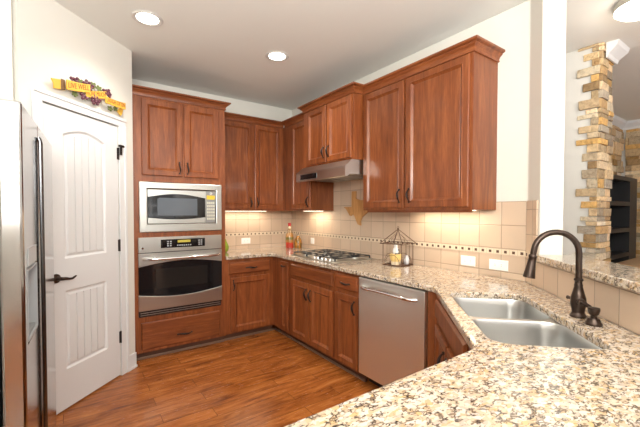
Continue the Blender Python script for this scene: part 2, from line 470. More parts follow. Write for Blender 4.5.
# ---- tall oven cabinet
oc = thing('oven_cabinet', (-1.615, -.3, 0), 'tall cherry wood cabinet tower housing the microwave and wall oven', 'cabinet')
fy = -.628
m = MB(); m.box((-2.045, fy, .075), (-2.027, -.004, 2.44)); m.box((-1.203, fy, .075), (-1.185, -.004, 2.44))
m.box((-2.027, fy+.02, 2.421), (-1.203, -.004, 2.44)); m.box((-2.027, -.02, .08), (-1.203, -.004, 2.42)); m.box((-2.027, fy+.02, .075), (-1.203, -.02, .09))
for z0, z1 in ((.075, .10), (.36, .405), (1.142, 1.187), (1.66, 1.715), (2.42, 2.44)): m.box((-1.985, fy, z0), (-1.245, fy+.02, z1))
for x0, x1 in ((-2.027, -1.985), (-1.245, -1.203)): m.box((x0, fy, .075), (x1, fy+.02, 2.44))
m.box((-1.985, fy, 1.715), (-1.245, fy+.02, 2.42)); m.box((-1.985, fy+.004, .10), (-1.245, fy+.02, .36))
for z in (1.150, .395): m.box((-2.027, fy+.02, z), (-1.203, -.02, z+.015))
m.obj('body', WV, oc)
d = cdoor(FA, -1.966, -1.611, 1.717, 2.415, -fy, oc); pull(FA, -1.640, 1.80, -fy+.02, d)
d = cdoor(FA, -1.594, -1.256, 1.717, 2.415, -fy, oc); pull(FA, -1.566, 1.80, -fy+.02, d)
m = MB(); m.rprof(FA, -1.984, -1.256, .105, .355, [(q, -fy+h) for q, h in DOORP[:4]+[(.052, .018)]]); m2 = MB(); m.bm.free()
m2.rprof(FA, -1.984, -1.256, .105, .355, [(0, -fy+.002), (0, -fy+.014), (.008, -fy+.02), (.012, -fy+.02)])
m2.fbox(FA, -1.955, -1.285, .235, .238, -fy+.019, -fy+.0215)
d = m2.obj('drawer', WHX, oc); pull(FA, -1.605, .195, -fy+.02, d, False, .13)
crown([((-2.045, fy), (0, -1)), ((-1.185, fy), (1, -1)), ((-1.185, -.31), (1, 0))], 2.435, oc, WHX)
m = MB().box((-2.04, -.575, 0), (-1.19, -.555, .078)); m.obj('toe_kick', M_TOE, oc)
m = MB().box((-2.04, -.59, 0), (-1.19, -.576, .022)); m.obj('shoe_moulding', M_SHOE, oc, bevel=.004)

# ---- microwave
mw = thing('microwave', (-1.608, -.4, 1.187), 'built-in stainless microwave above the wall oven', 'microwave')
m = MB(); yb = -fy+.001
fr_o = [(-1.992, 1.189), (-1.226, 1.189), (-1.226, 1.656), (-1.992, 1.656)]; fr_i = [(-1.926, 1.263), (-1.286, 1.263), (-1.286, 1.595), (-1.926, 1.595)]
m.plate(fr_o, [fr_i], lambda x, z, h: FA(x, z, h), yb, yb+.018); m.obj('trim_frame', M_ST, mw, bevel=.006)
m = MB().box((-1.924, -.60, 1.265), (-1.288, -.2, 1.593)); m.obj('case', M_BLACK, mw)
m = MB()
m.fbox(FA, -1.921, -1.385, 1.268, 1.590, .602, .632)
dd = m.obj('microwave_door', M_ST, mw, bevel=.004)
m = MB()  # black surround, bowed top and bottom
n = 12; top = []; bot = []
for i in range(n+1):
    a = i/n; x = -1.919+.525*a
    top.append((x, 1.515+.035*math.sin(math.pi*min(1, a*.98+.02)))); bot.append((x, 1.325-.018*math.sin(math.pi*a)))
m.plate(bot+top[::-1], [], lambda x, z, h: FA(x, z, h), .6325, .637); bz = m.obj('door_glass', M_BLACKG, dd)
m = MB(); m.plate([(-1.838, 1.347), (-1.472, 1.343), (-1.472, 1.508), (-1.82, 1.512), (-1.838, 1.50)], [], lambda x, z, h: FA(x, z, h), .6372, .6382)
m.obj('viewing_window', mat('microwave window mesh', (.10, .115, .135), .12), dd)
m = MB(); m.fbox(FA, -1.383, -1.291, 1.268, 1.590, .602, .634); cp = m.obj('control_panel', mat('control panel steel', (.33, .33, .32), .35, .8), mw, bevel=.002)
m = MB(); m.fbox(FA, -1.378, -1.296, 1.505, 1.545, .6345, .636); m.obj('display', mat('amber display', (.4, .25, .02), .3, emit=(1, .6, .05), es=.5), cp)
for r_ in range(6):
    for c_ in range(4):
        m = MB(); u = -1.376+c_*.0205; z = 1.30+r_*.032
        m.fbox(FA, u, u+.016, z, z+.020, .6345, .6365); m.obj('button', mat('button', (.62, .6, .5), .4) if not bpy.data.materials.get('button') else bpy.data.materials['button'], cp)
m = MB().lathe(FA(-1.335, 1.565, .634), [(.014, 0), (.014, .008), (.0, .008)], 14, FA.N); m.obj('round_button', M_CHROME, cp)

# ---- wall oven
ov = thing('wall_oven', (-1.62, -.4, .405), 'stainless wall oven with dark glass door below the microwave', 'oven')
MA = lambda x, z, h: FA(x, z, h)
m = MB().box((-1.98, -.60, .412), (-1.25, -.1, 1.135)); m.obj('case', M_BLACK, ov)
m = MB(); m.fbox(FA, -2.004, -1.233, 1.003, 1.143, yb, yb+.022); cp = m.obj('control_panel', M_ST, ov, bevel=.004)
m = MB(); m.fbox(FA, -1.815, -1.405, 1.038, 1.118, yb+.0225, yb+.0245); dp = m.obj('display_panel', M_BLACKG, cp)
m = MB(); m.fbox(FA, -1.665, -1.545, 1.085, 1.108, yb+.0246, yb+.0252); m.obj('clock_display', mat('oven clock', (.2, .15, .02), .3, emit=(.9, .7, .1), es=.35), dp)
grey = mat('grey button', (.35, .36, .37), .4)
for u0 in (-1.76, -1.735, -1.47, -1.447):
    for r_ in range(3): MB().fbox(FA, u0, u0+.016, 1.052+r_*.02, 1.064+r_*.02, yb+.0246, yb+.0254).obj('button', grey, dp)
for i in range(7): MB().fbox(FA, -1.67+i*.02, -1.658+i*.02, 1.052, 1.064, yb+.0246, yb+.0254).obj('button', grey, dp)
n = 16
def curve(z, rise): return [(-2.004+.771*i/n, z+rise*math.sin(math.pi*i/n)) for i in range(n+1)]
m = MB(); tb = curve(.872, .042); bt = curve(.615, -.040)
m.plate([(-2.004, .80)]+tb+[(-1.233, .80)]+[(-1.233, .994), (-2.004, .994)], [], MA, yb, yb+.026) if False else None
m.plate(tb+[(-1.233, .996), (-2.004, .996)], [], MA, yb, yb+.028)
m.plate([(-2.004, .468), (-1.233, .468)]+bt[::-1], [], MA, yb, yb+.028)
od = m.obj('oven_door', M_ST, ov, bevel=.003)
m = MB(); m.plate(bt+tb[::-1], [], MA, yb, yb+.024); gl = m.obj('door_glass', M_BLACKG, od)
m = MB(); m.plate([(-1.86, .66), (-1.38, .66), (-1.38, .845), (-1.86, .845)], [], MA, yb+.0241, yb+.0246); m.obj('inner_window', mat('oven inner window', (.016, .015, .014), .1), gl)
m = MB(); pts = []
for i in range(15):
    a = i/14; pts.append(FA(-1.965+.70*a, .945, yb+.03+.045*min(1, math.sin(math.pi*a)*3)**.6+.010*math.sin(math.pi*a)))
m.tube(pts, .0135, 12); m.obj('handle', M_CHROME, od, smooth=True)
m = MB(); m.fbox(FA, -2.004, -1.237, .412, .464, yb, yb+.012); vt = m.obj('vent_strip', M_BLACK, ov)
for z in (.425, .445): MB().fbox(FA, -1.99, -1.25, z, z+.004, yb+.012, yb+.02).obj('vent_louvre', M_ST, vt)
MB().lathe(FA(-1.968, 1.045, yb+.022), [(.009, 0), (.009, .002), (0, .002)], 16, FA.N).obj('round_badge', M_CHROME, cp)

# ------------------------------------------------------------------ upper cabinets
def upper(name_loc, F, u0, u1, z0, z1, depth, doors, label, hs, mt):
    t_ = thing('upper_cabinet', name_loc, label, 'cabinet')
    m = MB(); m.fbox(F, u0, u1, z0+.012, z1, .003, depth-.02); m.fbox(F, u0, u1, z0, z1, depth-.02, depth)
    m.fbox(F, u0, u0+.018, z0, z0+.012, .003, depth-.02); m.fbox(F, u1-.018, u1, z0, z0+.012, .003, depth-.02)
    m.obj('body', WV, t_)
    for (a, b, za, zb), hh in zip(doors, hs):
        d = cdoor(F, a, b, za, zb, depth, t_)
        if hh is not None: pull(F, hh[0], hh[1], depth+.02, d)
    return t_
UB, UT = 1.392, 2.432
ua = upper((-.76, -.15, UB), FA, -1.183, -.312, UB, UT, .31, [(-1.165, -.734, UB+.02, 2.42), (-.706, -.341, UB+.02, 2.42)],
      'two-door cherry upper cabinet on the back wall between oven tower and corner', [(-.762, UB+.10), (-.678, UB+.10)], WHX)
crown([((-1.183, -.31), (0, -1)), ((-.36, -.31), (0, -1)), ((-.312, -.31), (0, -1))], 2.428, ua, WHX)
uc = upper((-.15, -.64, UB), FB, .002, .958, UB, UT, .31, [(.535, .94, UB+.02, 2.42)],
      'narrow single-door cherry upper cabinet in the corner, left of the range hood', [(.905, UB+.10)], WHY)
crown([((-.31, -.36), (-1, 0)), ((-.31, -.957), (-1, 0))], 2.428, uc, WHY)
uh = upper((-.2, -1.37, 1.855), FB, .960, 1.792, 1.855, 2.45, .42, [(1.04, 1.385, 1.872, 2.437), (1.405, 1.765, 1.872, 2.437)],
      'short deep two-door cherry cabinet above the range hood', [(1.355, 1.97), (1.437, 1.97)], WHY)
crown([((-.31, -.962), (0, 1)), ((-.42, -.962), (-1, 1)), ((-.42, -1.79), (-1, -1)), ((-.31, -1.79), (0, -1))], 2.445, uh, WHY)
ub_ = upper((-.15, -2.33, UB), FB, 1.796, 2.862, UB, UT+.01, .31, [(1.812, 2.282, UB+.02, 2.43), (2.302, 2.842, UB+.02, 2.43)],
      'large two-door cherry upper cabinet at the right end of the side wall', [(2.245, UB+.115), (2.345, UB+.115)], WHY)
crown([((-.31, -1.80), (-1, 0)), ((-.31, -2.862), (-1, -1)), ((0-.004, -2.862), (0, -1))], 2.438, ub_, WHY)
MB().fbox(FB, 1.83, 2.84, UB-.018, UB, .27, .29).obj('light_rail', WHY, ub_)

# ---- range hood
hd = thing('range_hood', (-.25, -1.37, 1.68), 'slim stainless range hood under the short cabinet above the cooktop', 'range hood')
m = MB(); prof = [(.0115, 1.853), (.44, 1.853), (.515, 1.790), (.52, 1.775), (.52, 1.70), (.50, 1.695), (.47, 1.72), (.0115, 1.72)]
m.loft([[FB(u, z, n) for n, z in prof] for u in (.965, 1.788)])
m.obj('canopy', M_ST, hd)
MB().fbox(FB, 1.02, 1.3, 1.715, 1.721, .12, .40).obj('grease_filter', mat('filter mesh', (.35, .35, .35), .45, 1), hd)
MB().fbox(FB, 1.4, 1.7, 1.715, 1.721, .12, .40).obj('grease_filter', bpy.data.materials['filter mesh'], hd)
MB().fbox(FB, 1.05, 1.35, 1.715, 1.765, .5195, .523).obj('control_strip', M_BLACKG, hd)

# ------------------------------------------------------------------ base cabinets
FX = .622   # face frame distance from the walls
def base(F, loc, u0, u1, label, back=.004):
    t_ = thing('base_cabinet', loc, label, 'cabinet')
    m = MB(); m.fbox(F, u0, u0+.016, .08, .876, back, FX-.02); m.fbox(F, u1-.016, u1, .08, .876, back, FX-.02)
    m.fbox(F, u0, u1, .08, .096, back, FX-.02); m.fbox(F, u0, u1, .08, .876, FX-.02, FX); m.obj('body', WV, t_)
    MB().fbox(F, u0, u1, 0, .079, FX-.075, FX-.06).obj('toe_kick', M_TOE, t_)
    return t_
bA = base(FA, (-.9, -.3, 0), -1.183, -.602, 'cherry base cabinet on the back wall right of the oven tower')
d = cdrawer(FA, -1.15, -.668, .713, .842, FX, bA); pull(FA, -.90, .775, FX+.02, d, False, .12)
d = cdoor(FA, -1.132, -.677, .098, .678, FX, bA); pull(FA, -1.105, .60, FX+.02, d)
bC = base(FB, (-.3, -.8, 0), .624, 1.0, 'narrow cherry corner base cabinet with tall slim door')
d = cdoor(FB, .823, .978, .098, .842, FX, bC); pull(FB, .90, .80, FX+.02, d, False, .06)
bD = base(FB, (-.3, -1.4, 0), 1.002, 1.778, 'two-door cherry base cabinet under the gas cooktop')
m = MB(); m.rprof(FB, 1.045, 1.762, .72, .842, [(a, FX+h) for a, h in DRAWP]); m.obj('false_front', WHY, bD)
d = cdoor(FB, 1.048, 1.375, .098, .682, FX, bD); pull(FB, 1.35, .575, FX+.02, d)
d = cdoor(FB, 1.398, 1.762, .098, .682, FX, bD); pull(FB, 1.423, .575, FX+.02, d)
bE = base(FB, (-.3, -1.94, 0), 1.780, 2.105, 'slim cherry base cabinet with drawer beside the dishwasher')
d = cdrawer(FB, 1.797, 2.086, .728, .850, FX, bE); pull(FB, 1.94, .785, FX+.02, d, False, .11)
d = cdoor(FB, 1.797, 2.086, .098, .690, FX, bE); pull(FB, 2.055, .60, FX+.02, d)
MB().fbox(FB, .622-.06, 2.105, 0, .02, FX-.0595, FX-.047).obj('shoe_moulding', M_SHOE, bE, bevel=.003)
MB().fbox(FA, -1.183, -.575, 0, .02, FX-.0595, FX-.047).obj('shoe_moulding', M_SHOE, bA, bevel=.003)

# ---- dishwasher
dw = thing('dishwasher', (-.3, -2.43, 0), 'stainless dishwasher with bar handle under the granite counter', 'dishwasher')
MB().fbox(FB, 2.12, 2.74, .09, .868, .05, FX-.01).obj('tub', M_BLACK, dw)
dd = MB().fbox(FB, 2.114, 2.745, .105, .866, FX-.008, FX+.028).obj('door_panel', M_STV, dw, bevel=.006)
MB().fbox(FB, 2.12, 2.74, .005, .10, FX-.10, FX-.085).obj('toe_kick', M_BLACK, dw)
m = MB(); pts = []
for i in range(17):
    a = i/16; pts.append(FB(2.155+.53*a, .797+.006*math.sin(math.pi*a), FX+.028+.042*min(1, 3.2*math.sin(math.pi*a))**.6))
m.tube(pts, .0125, 12); m.obj('handle', M_CHROME, dd, smooth=True)

# ---- diagonal sink base and peninsula base
sb = thing('sink_base_cabinet', (-.65, -3.3, 0), 'diagonal cherry corner base cabinet under the double sink', 'cabinet')
WF = 1.545
m = MB(); m.fbox(FB, 2.749, 2.858, .08, .876, FX-.02, FX)   # end stile next to the dishwasher
ua_, ub2 = (.622+2.835)*S-.02, (1.22+3.43)*S
m.fbox(FD, 2.472, 3.33, .08, .872, -WF-.02, -WF); m.fbox(FD, 2.48, 3.28, .08, .10, -2.15, -WF-.02)
m.obj('body', WV, sb)
m = MB(); m.rprof(FD, 2.52, 3.25, .74, .855, [(a, -WF+h) for a, h in DRAWP]); m.obj('false_front', WV, sb)
d = cdoor(FD, 2.52, 2.878, .098, .70, -WF, sb); pull(FD, 2.845, .60, -WF+.02, d)
d = cdoor(FD, 2.892, 3.25, .098, .70, -WF, sb); pull(FD, 2.925, .60, -WF+.02, d)
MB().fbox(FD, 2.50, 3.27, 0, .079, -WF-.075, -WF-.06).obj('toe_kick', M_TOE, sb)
pb = thing('peninsula_cabinet', (-2.0, -3.78, 0), 'cherry base cabinet beneath the near granite peninsula', 'cabinet')
MB().box((-2.70, -4.0, .08), (-1.40, -3.52, .875)).obj('body', WV, pb)
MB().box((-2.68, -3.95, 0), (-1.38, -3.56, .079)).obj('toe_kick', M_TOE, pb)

# ------------------------------------------------------------------ countertop with sink cut-out
def uw(u, w): return (-S*u+S*w, -S*u-S*w)
def rrect(u0, u1, w0, w1, r, n=6):
    P = []
    for cx, cy, a0 in ((u1-r, w1-r, 0), (u0+r, w1-r, 90), (u0+r, w0+r, 180), (u1-r, w0+r, 270)):
        for k in range(n+1): a = math.radians(a0+90*k/n); P.append((cx+r*math.cos(a), cy+r*math.sin(a)))
    return P
hs = rrect(2.572, 3.382, 1.590, 1.990, .07)
outer = [(-.012, -.012), (-1.183, -.012), (-1.183, -.655), (-.72, -.655), (-.675, -.668), (-.655, -.72), (-.655, -2.80), (-.668, -2.835), (-1.34, -3.485), (-1.375, -3.505), (-2.75, -3.505), (-2.75, -4.10), (-1.0425, -4.10), (-.012, -3.07)]
m = MB(); m.plate(outer, [[uw(a, b) for a, b in hs]], lambda x, y, h: Vector((x, y, h)), CT-.035, CT)
tag(m.obj('countertop', M_GRAN, loc=(-.6, -2, CT-.035), bevel=.006), 'long cream speckled granite countertop running round the kitchen with the sink cut out', 'countertop')
m = MB(); q = [uw(a, b) for a, b in ((2.31, 2.137), (3.66, 2.137), (3.66, 2.40), (2.34, 2.40), (2.31, 2.312), (2.354, 2.310), (2.354, 2.16), (2.31, 2.165))]
m.plate(q, [], lambda x, y, h: Vector((x, y, h)), 1.076, 1.114)
tag(m.obj('bar_top', M_GRAN, loc=(*uw(3, 2.27), 1.076), bevel=.006), 'raised granite bar ledge behind the faucet', 'countertop')

# ------------------------------------------------------------------ backsplashes
def mosaic(F, u0, u1, par, n0, z=1.096):
    m = MB(); m.m(mat('mosaic cream', (.74, .62, .47), .35) if not bpy.data.materials.get('mosaic cream') else bpy.data.materials['mosaic cream'])
    m.fbox(F, u0, u1, z-.0215, z+.0215, n0, n0+.004)
    m.m(bpy.data.materials.get('mosaic line') or mat('mosaic line', (.50, .36, .25), .5))
    for dz in (-.019, .019): m.fbox(F, u0, u1, z+dz-.0012, z+dz+.0012, n0, n0+.0045)
    k = 0; u = u0+.02
    while u < u1-.012:
        m.m(bpy.data.materials.get('mosaic dark') or mat('mosaic dark', (.10, .045, .025), .3))
        r = .0095; m.fbox(F, u-r, u+r, z-r, z+r, n0, n0+.0052)
        m.m(bpy.data.materials['mosaic line'])
        m.fbox(F, u+.0265, u+.0285, z-.019, z+.019, n0, n0+.0046)
        u += .0548
    m.obj('mosaic_border', None, par)
tA = thing('tile_backsplash', (-.6, -.005, CT), 'beige square tile backsplash on the back wall with mosaic border', 'backsplash')
MB().fbox(FA, -1.183, -.012, CT, UB-.001, .001, .010).obj('tiles', TILE_A, tA); mosaic(FA, -1.183, -.012, tA, .010)
tB = thing('tile_backsplash', (-.005, -1.8, CT), 'beige tile backsplash on the side wall behind cooktop and lantern', 'backsplash')
m = MB(); m.plate([(.0, CT), (3.068, CT), (3.068, 1.451), (2.864, 1.451), (2.864, UB-.001), (1.794, UB-.001), (1.794, 1.852), (.960, 1.852), (.960, UB-.001), (.0, UB-.001)], [], lambda x, z, h: FB(x, z, h), .001, .010)
m.obj('tiles', TILE_B, tB); mosaic(FB, .012, 3.066, tB, .010)
tD = thing('tile_backsplash', (*uw(2.9, 2.168), CT), 'beige tile backsplash of the diagonal bar wall behind the faucet', 'backsplash')
m = MB(); m.plate([(2.178, CT), (3.64, CT), (3.64, 1.073), (2.328, 1.073), (2.328, 1.451), (2.178, 1.451)], [], lambda x, z, h: FD(x, z, h), -2.173, -2.163)
m.obj('tiles', TILE_D, tD); mosaic(FD, 2.18, 2.30, tD, -2.163)

# ------------------------------------------------------------------ sink
sk = thing('sink', (*uw(3.0, 1.8), .68), 'double-bowl stainless undermount sink in the diagonal counter', 'sink')
def bowl(pts, depth=.19):
    cx = sum(p[0] for p in pts)/len(pts); cy = sum(p[1] for p in pts)/len(pts)
    rings = []
    for k, z in ((1, 0), (.985, -.01), (.975, -.05), (.95, -depth+.04), (.91, -depth+.015), (.82, -depth+.003), (.5, -depth), (.06, -depth-.004)):
        rings.append([Vector((*uw(cx+(a-cx)*k, cy+(b-cy)*k), .876+z)) for a, b in pts])
    return rings, (cx, cy)
def sm(P): return [tuple(p)[:2] for p in catmull([Vector((a, b, 0)) for a, b in P], 5)]
b1 = rrect(2.562, 2.945, 1.580, 2.0, .085)
b2 = rrect(2.972, 3.392, 1.580, 2.0, .085)
m = MB()
m.plate([uw(2.545, 1.567), uw(3.41, 1.567), uw(3.41, 2.015), uw(2.545, 2.015)], [[uw(*p) for p in b1], [uw(*p) for p in b2]], lambda x, y, h: Vector((x, y, h)), .873, .8755)
m.obj('rim', M_SINK, sk)
for b in (b1, b2):
    rg, c = bowl(b); m = MB(); m.loft(rg, False, True); bo = m.obj('bowl', M_SINK, sk, smooth=True, angle=60)
    m = MB().lathe((*uw(*c), .684), [(.0, .002), (.042, .002), (.045, .005), (.036, .006), (.030, .001), (.0, .001)], 20); m.obj('drain', M_CHROME, bo, smooth=True)

# ------------------------------------------------------------------ faucet
fc = thing('faucet', (-.656, -3.575, CT), 'dark bronze gooseneck pull-down faucet behind the sink', 'faucet')
bx, by = -.656, -3.575
MB().lathe((bx, by, CT), [(.031, 0), (.032, .008), (.027, .014), (.024, .022), (.026, .035), (.030, .06), (.029, .085), (.022, .11), (.016, .135), (.0165, .142), (.014, .15), (.014, .158), (.018, .162), (.018, .168), (.013, .172)], 24).obj('base', M_BRONZE, fc, smooth=True)
pts = [Vector((bx, by, CT+.16)), Vector((bx, by, 1.12))]
D = Vector((-S, S, 0)); R = .092; cc = Vector((bx, by, 1.195))+D*R
for i in range(0, 15): a = math.pi*(1-i/14*.97); pts.append(cc+D*R*math.cos(a)+Vector((0, 0, R*math.sin(a))))
pts.append(pts[-1]+Vector((0, 0, -.025))+D*.004)
MB().tube(pts, .0128, 14).obj('spout', M_BRONZE, fc, smooth=True)
e = pts[-1]; t_ = (pts[-1]-pts[-2]).normalized()
MB().lathe(e-t_*.005, [(.015, 0), (.017, .004), (.017, .01), (.015, .014), (.0165, .03), (.021, .075), (.0245, .098), (.0245, .104), (.018, .105), (0, .105)], 20, t_).obj('spray_head', M_BRONZE, fc, smooth=True)
c0 = Vector((bx, by, CT+.072))
m = MB(); U_ = Vector((-S, -S, 0))
m.tube([c0+U_*.02, c0+U_*.04+D*.006], .016, 12); m.tube([c0+U_*.04, c0+U_*.06+Vector((0, 0, -.003)), c0+U_*.085+Vector((0, 0, -.006)), c0+U_*.095+Vector((0, 0, -.006))], [.012, .008, .009, .004], 10)
m.tube([c0-U_*.02+D*.01, c0-U_*.05+D*.012+Vector((0, 0, .002)), c0-U_*.06+D*.012], [.008, .006, .009], 10)
m.obj('lever_handle', M_BRONZE, fc, smooth=True)
sd = thing('soap_dispenser', (-.735, -3.655, CT), 'small dark bronze soap dispenser right of the faucet', 'soap dispenser')
MB().lathe((-.735, -3.655, CT), [(.030, 0), (.030, .008), (.024, .016), (.021, .028), (.0, .028)], 20).obj('base', M_BRONZE, sd, smooth=True)
MB().lathe((-.735, -3.655, CT+.026), [(.012, 0), (.011, .012), (.018, .020), (.022, .036), (.021, .044), (.0, .046)], 20).obj('pump_cap', M_BRONZE, sd, smooth=True)

# ------------------------------------------------------------------ cooktop
ck = thing('gas_cooktop', (-.33, -1.37, CT), 'stainless gas cooktop with black cast iron grates set in the granite', 'cooktop')
m = MB(); m.rprof(Frame((0, 0, 0), (0, -1, 0), (0, 0, 1)), 0, 0, 0, 0, [(0, 0)]) if False else None
m.box((-.570, -1.675, CT), (-.075, -.935, CT+.010)); m.obj('steel_plate', M_ST, ck, bevel=.005)
for cx, cy, r in ((-.45, -1.06, .042), (-.19, -1.06, .038), (-.32, -1.30, .052), (-.45, -1.54, .036), (-.19, -1.54, .046)):
    b = MB().lathe((cx, cy, CT+.010), [(r+.012, 0), (r+.010, .006), (r, .010), (r, .014), (0, .014)], 20).obj('burner', M_ST, ck, smooth=True)
    MB().lathe((cx, cy, CT+.0245), [(r*.86, 0), (r*.86, .006), (r*.7, .009), (0, .009)], 20).obj('burner_cap', M_BLACK, b, smooth=True)
for (y0, y1) in ((-1.180, -.95), (-1.415, -1.19), (-1.655, -1.425)):
    m = MB(); z = CT+.036; x0, x1 = -.53, -.095
    def bar(a, b_, r=.0048): m.tube([a, b_], r, 6)
    for y in (y0, y1): bar((x0, y, z), (x1, y, z))
    for x in (x0, x1): bar((x, y0, z), (x, y1, z))
    ym = (y0+y1)/2; bar((x0, ym, z), (x1, ym, z))
    for x in (-.45, -.32, -.19): bar((x, y0, z), (x, y1, z))
    for x in (x0, x1):
        for y in (y0, y1): m.tube([(x, y, z), (x, y, CT+.011)], .008, 6)
    for x in (-.45, -.32, -.19): m.tube([(x, ym, z), (x, ym, z+.006)], .008, 6)
    m.obj('grate', M_IRON, ck)
for i in range(5):
    y = -1.36-(i-2)*.062 - .12
    MB().lathe((-.550, y, CT+.010), [(.014, 0), (.013, .010), (.011, .018), (0, .018)], 16).obj('knob', M_CHROME, ck, smooth=True)

# ------------------------------------------------------------------ outlets
def outlet(F, u, z, n, w, label, gang=1):
    t_ = thing('wall_outlet', F(u, z, n), label, 'outlet')
    m = MB(); m.rprof(F, u-w/2, u+w/2, z-.037, z+.037, [(0, n), (0, n+.004), (.004, n+.006), (.008, n+.006)]); m.obj('cover_plate', M_WHITEP, t_)
    for k in range(2):
        uu = u+(-.5+k)*.045 if w > .1 else u; zz = z if w > .1 else z+(-.5+k)*.035
        s_ = MB().fbox(F, uu-.015, uu+.015, zz-.014, zz+.014, n+.0061, n+.0075).obj('socket', M_WHITEP, t_, bevel=.002)
        m = MB()
        for q in (-.005, .005): m.fbox(F, uu-.004, uu+.004, zz+q-.001, zz+q+.001, n+.0075, n+.0079)
        m.obj('slots', M_DARK, s_)
outlet(FA, -.69, 1.01, .0102, .122, 'white outlet plate on the back wall tiles near the oven tower')
outlet(FB, .525, 1.012, .0102, .075, 'white outlet plate beside the bottles, left of the cooktop')
outlet(FB, 2.653, 1.002, .0102, .118, 'white outlet plate right of the wire lantern, the left one of two')
outlet(FB, 2.888, .999, .0102, .135, 'white outlet plate nearest the faucet, the right one of two')

# ------------------------------------------------------------------ Texas-shaped board
tx = [(.36, 1.0), (.52, 1.0), (.52, .79), (.60, .76), (.72, .73), (.86, .74), (.93, .72), (.94, .58), (.985, .50), (.97, .38), (.86, .31), (.76, .24), (.70, .13), (.715, .0), (.60, .03), (.54, .13), (.47, .27), (.40, .33), (.33, .27), (.26, .29), (.20, .38), (.12, .48), (.0, .545), (.35, .545)]
m = MB(); m.plate([(1.16+a*.40, 1.235+b*.365) for a, b in tx], [], lambda x, z, h: FB(x, z, h), .0115, .030)
mt = mat('light board wood', rough=.45); t = NT(mt)
c = t.ramp(t.noise(t.pos((4, 14, 1.5)), 4, 4, .6, .6), [(.3, (.36, .16, .05)), (.6, (.55, .28, .10))]); t.l(c, t.b.inputs['Base Color'])
tag(m.obj('wooden_board', mt, loc=(-.012, -1.38, 1.235), bevel=.004), 'light wood Texas-shaped board hanging on the tiles below the range hood', 'decoration')

# ------------------------------------------------------------------ bottles
def glassy(n, c, r=.08, tr=.75): return mat(n, c, r, trans=tr, ior=1.3)
bt = thing('glass_bottle', (-.215, -.30, CT), 'tall decorative glass bottle with red wax top in the corner', 'bottle')
mt = mat('preserved peppers', rough=.15); t = NT(mt)
g = t.n('ShaderNodeNewGeometry'); sp = t.n('ShaderNodeSeparateXYZ'); t.l(g.outputs['Position'], sp.inputs[0])
lay = t.math('ADD', t.math('MULTIPLY', t.math('ADD', sp.outputs[2], -CT), 3.6), t.math('MULTIPLY', t.noise(t.pos(), 60, 3), .18))
c = t.ramp(lay, [(0, (.35, .02, .01)), (.30, (.42, .03, .01)), (.36, (.30, .14, .03)), (.50, (.13, .11, .02)), (.62, (.36, .16, .03)), (.80, (.22, .11, .03)), (1.0, (.42, .24, .08))], 'CONSTANT')
t.l(c, t.b.inputs['Base Color']); t.b.inputs['Coat Weight'].default_value = 1; t.b.inputs['Coat Roughness'].default_value = .03
MB().lathe((-.215, -.30, CT), [(.0, 0), (.046, 0), (.052, .006), (.053, .14), (.045, .18), (.028, .22), (.017, .25), (.016, .298)], 24).obj('glass_body', mt, bt, smooth=True)
MB().lathe((-.215, -.30, CT+.298), [(.0162, -.012), (.019, -.011), (.019, .028), (.0, .03)], 18).obj('red_cap', mat('red wax', (.45, .02, .02), .3), bt, smooth=True)
MB().lathe((-.215, -.30, CT+.262), [(.0180, -.006), (.0178, .02), (.0, .02)], 18).obj('neck_label', mat('cream label', (.75, .66, .45), .5), bt, smooth=True)
jr = thing('glass_jar', (-.115, -.345, CT), 'short amber glass bottle of pickles beside the tall bottle', 'bottle')
mt2 = mat('amber pickle glass', rough=.06); t = NT(mt2)
c = t.ramp(t.noise(t.pos((1, 1, .5)), 45, 3, .5, .5), [(.38, (.10, .07, .01)), (.5, (.36, .12, .012)), (.62, (.50, .25, .04))]); t.l(c, t.b.inputs['Base Color']); t.b.inputs['Coat Weight'].default_value = 1
MB().lathe((-.115, -.345, CT), [(.0, 0), (.044, 0), (.050, .008), (.053, .06), (.046, .11), (.026, .14), (.018, .16)], 20).obj('glass_body', mt2, jr, smooth=True)
MB().lathe((-.115, -.345, CT+.155), [(.019, 0), (.021, .004), (.021, .022), (.016, .03), (.0, .03)], 18).obj('clear_stopper', glassy('clear glass', (.9, .9, .85), .05, .9), jr, smooth=True)

# ---- green pear
pr_ = thing('ceramic_pear', (-1.062, -.25, CT), 'green ceramic pear peeking out beside the oven tower', 'decoration')
MB().lathe((-1.062, -.25, CT), [(0, 0), (.03, .002), (.05, .025), (.055, .055), (.046, .09), (.03, .12), (.024, .145), (.012, .158), (0, .16)], 24).obj('fruit', mat('green glaze', (.30, .42, .04), .2), pr_, smooth=True)
MB().tube([(-1.062, -.25, CT+.156), (-1.06, -.25, CT+.175), (-1.053, -.25, CT+.19)], .004, 8).obj('stem', mat('brown stem', (.12, .06, .02), .6), pr_)

